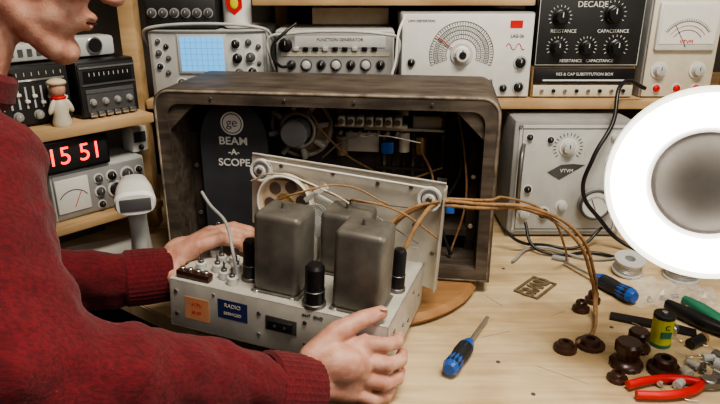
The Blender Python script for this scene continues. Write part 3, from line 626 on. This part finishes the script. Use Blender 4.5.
for i,(x,y) in enumerate([(.385,.672),(.405,.668),(.43,.702),(.455,.70),(.47,.70),(.48,.72),(.505,.715),(.50,.69),(.46,.80),(.445,.722),(.52,.76),(.49,.74),(.41,.80),(.47,.73),(.495,.705),(.515,.735)]):
    a=random.random()*3
    g.cyl('part_%d'%i,(x,y,.003),.004+.002*(i%3),.012+.004*(i%2),('steel','lgray','cream','iron')[i%4],rot=(R(90),0,a))
    g.tube('part_lead_%d'%i,[(x,y,.003),(x+.02*math.cos(a*2),y+.02*math.sin(a*2),.0),(x+.03*math.cos(a*2+.6),y+.03*math.sin(a*2+.6),.0)],.0006,'steel')
g=G('black_cloth_strap',(.43,.82,.7505))
g.ext('strap',[(-.05,0),(.05,-.0),(.07,.003),(.03,.006),(-.05,.004)],.02,'black',rot=(0,0,R(-25)))
# ------------------------------------------------------------------ person
def addcap(bm,p0,r0,p1,r1,k=20):
    p0=Vector(p0);p1=Vector(p1);d=p1-p0;Ln=d.length;qq=d.to_track_quat('Z','Y').to_matrix().to_4x4();m=Matrix.Translation(p0)@qq
    rings=[]
    n=6
    for i in range(n+1):
        a=-math.pi/2+math.pi/2*i/n;rings.append((r0*math.cos(a),r0*math.sin(a)))
    for i in range(n+1):
        a=math.pi/2*i/n;rings.append((r1*math.cos(a),Ln+r1*math.sin(a)))
    prev=None
    for r,z in rings:
        if r<1e-6:cur=[bm.verts.new(m@Vector((0,0,z)))]
        else:cur=[bm.verts.new(m@Vector((r*math.cos(2*math.pi*j/k),r*math.sin(2*math.pi*j/k),z))) for j in range(k)]
        if prev:
            for j in range(k):
                jj=(j+1)%k
                if len(prev)==1:bm.faces.new((prev[0],cur[jj],cur[j]))
                elif len(cur)==1:bm.faces.new((prev[j],prev[jj],cur[0]))
                else:bm.faces.new((prev[j],prev[jj],cur[jj],cur[j]))
        prev=cur
def addell(bm,cn,rad,m=Matrix.Identity(4)):
    mm=m@Matrix.Translation(cn)@Matrix.Diagonal((*rad,1));bmesh.ops.create_uvsphere(bm,u_segments=20,v_segments=12,radius=1,matrix=mm)
def organic(g,n,bm,m,vox,smooth=6):
    bmesh.ops.recalc_face_normals(bm,faces=bm.faces)
    o=mkobj(n,bm,M[m],True);g.put(o)
    r=o.modifiers.new('r','REMESH');r.mode='VOXEL';r.voxel_size=vox;r.use_smooth_shade=True
    s_=o.modifiers.new('s','SMOOTH');s_.iterations=smooth;s_.factor=.5
    return o
P=G('seated_man')
bm=bmesh.new()
Rs,Ls=(-.380,.565,1.065),(-.60,.74,1.07);NB=(-.455,.65,1.12)
addcap(bm,(-.475,.63,1.0),.11,(-.54,.53,.74),.125)
addcap(bm,(-.430,.585,.97),.10,(-.440,.515,.72),.10);addcap(bm,(-.52,.68,.99),.10,(-.59,.58,.72),.105)
addcap(bm,(-.42,.60,.90),.10,(-.43,.57,.78),.10)
addcap(bm,Rs,.068,Ls,.07);addcap(bm,NB,.060,Rs,.058);addcap(bm,NB,.062,Ls,.062);addcap(bm,(-.55,.53,.74),.125,(-.60,.48,.60),.13)
RE,RW=(-.285,.435,.940),(-.085,.578,.817)
addcap(bm,Rs,.074,RE,.060);addcap(bm,RE,.060,RW,.038)
LE,LW=(-.50,.71,.865),(-.305,.797,.847)
addcap(bm,Ls,.074,LE,.054);addcap(bm,LE,.054,LW,.036)
so=organic(P,'sweater',bm,'knit',.006,8)
tx=bpy.data.textures.new('fold_noise','CLOUDS');tx.noise_scale=.06;tx.noise_depth=2
dm=so.modifiers.new('folds','DISPLACE');dm.texture=tx;dm.strength=.024;dm.mid_level=.5;dm.texture_coords='GLOBAL'
for n,p,d,r in(('cuff_right',RW,Vector(RW)-Vector(RE),.038),('cuff_left',LW,Vector(LW)-Vector(LE),.036)):
    e=d.to_track_quat('Z','Y').to_euler()
    P.lathe(n,p,[(r*.98,-.03),(r*1.08,-.026),(r*1.09,.0),(r*1.04,.034),(r*.9,.036),(r*.8,.02),(r*.8,-.02)],'knit',rot=e,seg=72,ridges=.025)
e=Vector((.35,.25,.9)).to_track_quat('Z','Y').to_euler()
P.lathe('collar',(-.438,.662,1.156),[(.066,-.02),(.072,-.01),(.070,.012),(.064,.018),(.058,.012),(.056,-.02)],'knit',rot=e,seg=40)
C=Vector((-.365,.705,1.290));f=Vector((.85,.35,-.38)).normalized();yl=Vector((0,0,1)).cross(f).normalized();zl=f.cross(yl)
HM=Matrix.Translation(C)@Matrix((f,yl,zl)).transposed().to_4x4()
bm=bmesh.new()
def he(cn,rad):addell(bm,Vector(cn),rad,HM)
def hc(a,ra,b,rb):addcap(bm,HM@Vector(a),ra,HM@Vector(b),rb)
he((-.01,0,.035),(.098,.077,.085));he((.025,0,-.01),(.068,.064,.08));he((.035,0,-.055),(.055,.052,.048));he((.075,0,-.097),(.02,.024,.017))
hc((.0,.05,-.055),.018,(.065,.018,-.095),.015);hc((.0,-.05,-.055),.018,(.065,-.018,-.095),.015)
hc((.088,0,.018),.008,(.112,0,-.022),.0115);he((.104,.011,-.026),(.010,.007,.007));he((.104,-.011,-.026),(.010,.007,.007))
he((.092,0,-.052),(.010,.023,.0055));he((.089,0,-.063),(.011,.020,.006));he((.082,0,-.058),(.012,.028,.016))
for sg in(1,-1):
    he((.082,.03*sg,.030),(.014,.026,.008));he((.064,.038*sg,-.018),(.026,.022,.024));he((-.008,.080*sg,.0),(.020,.006,.032));he((-.008,.084*sg,-.022),(.010,.005,.011))
addcap(bm,HM@Vector((-.025,0,-.04)),.058,Vector(NB),.062)
organic(P,'head',bm,'skin',.003,5)
for sg in(1,-1):
    P.ell('eye_%d'%(sg+1),HM@Vector((.079,.031*sg,.010)),(.012,.012,.012),'wink');P.ell('iris_%d'%(sg+1),HM@Vector((.0885,.031*sg,.008)),(.004,.004,.004),'iron')
    P.tube('eyebrow_%d'%(sg+1),[HM@Vector((.094,.014*sg,.036)),HM@Vector((.093,.032*sg,.040)),HM@Vector((.080,.050*sg,.034))],.003,'hair')
P.tube('mouth_line',[HM@Vector((.092,.02,-.0585)),HM@Vector((.1005,0,-.0575)),HM@Vector((.092,-.02,-.0585))],.0012,'brown')
bm=bmesh.new();bmesh.ops.create_uvsphere(bm,u_segments=40,v_segments=24,radius=1)
for v in bm.verts:v.co=Vector((v.co.x*.104-.014,v.co.y*.082,v.co.z*.092+.038))
bmesh.ops.delete(bm,geom=[v for v in bm.verts if v.co.z<(.055 if v.co.x>.02 else (.055-(.02-v.co.x)*1.3))],context='VERTS')
for v in bm.verts:v.co=HM@v.co
o=P.put(mkobj('hair',bm,M['hair'],True));so=o.modifiers.new('s','SOLIDIFY');so.thickness=.006
def hand(n,wr,kn,fing,thumb,palm,vox=.0022,dz=-.015):
    bm=bmesh.new()
    sh=lambda p:Vector(p)+Vector((0,0,dz))
    wr=sh(wr);kn=[sh(k) for k in kn];fing=[[sh(p) for p in ch] for ch in fing];thumb=[sh(p) for p in thumb]
    for i,k in enumerate(kn):
        addcap(bm,wr.lerp(k,.15),.0185,k,.0122)
    for a,b in zip(kn,kn[1:]):
        addcap(bm,a,.0115,b,.0115)
        m1=(a+b)/2;addcap(bm,wr.lerp(m1,.15),.018,m1,.0118)
    for p,r in palm:addell(bm,sh(p),r)
    rads=[(.0112,.0093,.0086,.0072),(.0114,.0096,.0088,.0074),(.0108,.0091,.0083,.0071),(.0096,.0081,.0074,.0063)]
    for k,ch,rd in zip(kn,fing,rads):
        pts=[k]+ch
        for j in range(3):addcap(bm,pts[j],rd[j],pts[j+1],rd[j+1])
        addell(bm,pts[1],(rd[1]*1.08,)*3);addell(bm,pts[2],(rd[2]*1.05,)*3)
    tr=(.0170,.0132,.0112,.0088)
    for j in range(3):addcap(bm,thumb[j],tr[j],thumb[j+1],tr[j+1])
    # web between thumb and index
    addcap(bm,thumb[1].lerp(wr,.2),.011,kn[0].lerp(wr,.35),.012)
    return organic(P,n,bm,'skin',vox,4)
kn=[(.004,.647,.848),(.004,.637,.830),(-.002,.629,.812),(-.011,.622,.796)]
fg=[[(.030,.647,.846),(.045,.665,.838),(.050,.686,.832)],
    [(.033,.638,.824),(.050,.658,.817),(.054,.680,.813)],
    [(.028,.630,.803),(.046,.648,.797),(.051,.669,.795)],
    [(.014,.623,.785),(.032,.637,.779),(.040,.654,.778)]]
th=[(-.055,.618,.848),(-.028,.640,.868),(.002,.656,.876),(.026,.672,.876)]
hand('hand_right',(-.066,.596,.830),kn,fg,th,[((-.030,.617,.838),(.036,.022,.026)),((-.012,.628,.826),(.026,.016,.030)),((-.088,.578,.830),(.026,.024,.022))])
kn=[(-.232,.818,.900),(-.226,.837,.904),(-.224,.856,.903),(-.227,.873,.897)]
fg=[[(-.200,.826,.908),(-.178,.833,.899),(-.166,.836,.886)],
    [(-.190,.846,.911),(-.166,.853,.901),(-.154,.857,.888)],
    [(-.190,.866,.909),(-.168,.874,.900),(-.157,.878,.888)],
    [(-.198,.884,.901),(-.180,.892,.893),(-.171,.896,.885)]]
th=[(-.282,.803,.872),(-.262,.786,.868),(-.240,.768,.862),(-.222,.756,.858)]
hand('hand_left',(-.290,.808,.872),kn,fg,th,[((-.258,.834,.888),(.030,.032,.016)),((-.305,.800,.866),(.028,.022,.020))])
for n,p,rt in(('nail_thumb_right',(.029,.668,.8684),(R(-10),R(10),R(30))),('nail_thumb_left',(-.220,.750,.850),(R(60),0,R(-40)))):
    P.ell(n,p,(.006,.005,.0014),'nail',rt)
bm=bmesh.new()
addcap(bm,(-.55,.44,.575),.11,(-.66,.53,.575),.11)
addcap(bm,(-.54,.42,.55),.085,(-.26,.72,.55),.062);addcap(bm,(-.26,.72,.55),.06,(-.27,.66,.11),.042)
addcap(bm,(-.68,.54,.55),.085,(-.45,.86,.55),.062);addcap(bm,(-.45,.86,.55),.06,(-.46,.80,.11),.042)
organic(P,'trousers',bm,'trouser',.008,6)
for i,(x,y) in enumerate(((-.27,.66),(-.46,.80))):
    bm=bmesh.new();addcap(bm,(x-.02,y-.03,.045),.042,(x+.09,y+.12,.035),.034)
    organic(P,'shoe_%d'%i,bm,'brown',.006,4)
g=G('stool',(-.62,.48,0))
g.lathe('seat',(0,0,.40),[(0,0),(.17,0),(.18,.012),(.175,.035),(.14,.045),(0,.045)],'black',seg=48)
for i in range(4):
    a=i*math.pi/2+.5;g.tube('leg_%d'%i,[(.12*math.cos(a),.12*math.sin(a),.40),(.2*math.cos(a),.2*math.sin(a),.012)],.012,'iron',smooth=False)
g.torus('foot_ring',(0,0,.18),.165,.008,'iron')
# ------------------------------------------------------------------ lights
def area(n,loc,tgt,size,power,colr):
    l=bpy.data.lights.new(n,'AREA');l.shape='RECTANGLE';l.size=size[0];l.size_y=size[1];l.energy=power;l.color=colr
    o=bpy.data.objects.new(n,l);col.objects.link(o);o.location=loc;o.rotation_euler=(Vector(tgt)-Vector(loc)).to_track_quat('-Z','Y').to_euler();return o
area('ceiling_light',(.35,.30,2.3),(0,1.0,.9),(.8,.3),32,(1,.91,.76))
area('camera_side_light',(.9,-.8,1.9),(0,.9,.9),(.9,.7),9,(1,.96,.90))  # unseen soft area light, high on the right behind the camera; no window modelled
w=bpy.data.worlds.new('world');bpy.context.scene.world=w;w.use_nodes=True
w.node_tree.nodes['Background'].inputs[0].default_value=(.55,.52,.48,1);w.node_tree.nodes['Background'].inputs[1].default_value=.3
# ------------------------------------------------------------------ camera
ca=bpy.data.cameras.new('camera');o=bpy.data.objects.new('camera',ca);col.objects.link(o)
ca.sensor_width=36;ca.lens=31.15;ca.clip_start=.01;o.location=(0,0,1.25);o.rotation_euler=(R(70),0,0)
bpy.context.scene.camera=o
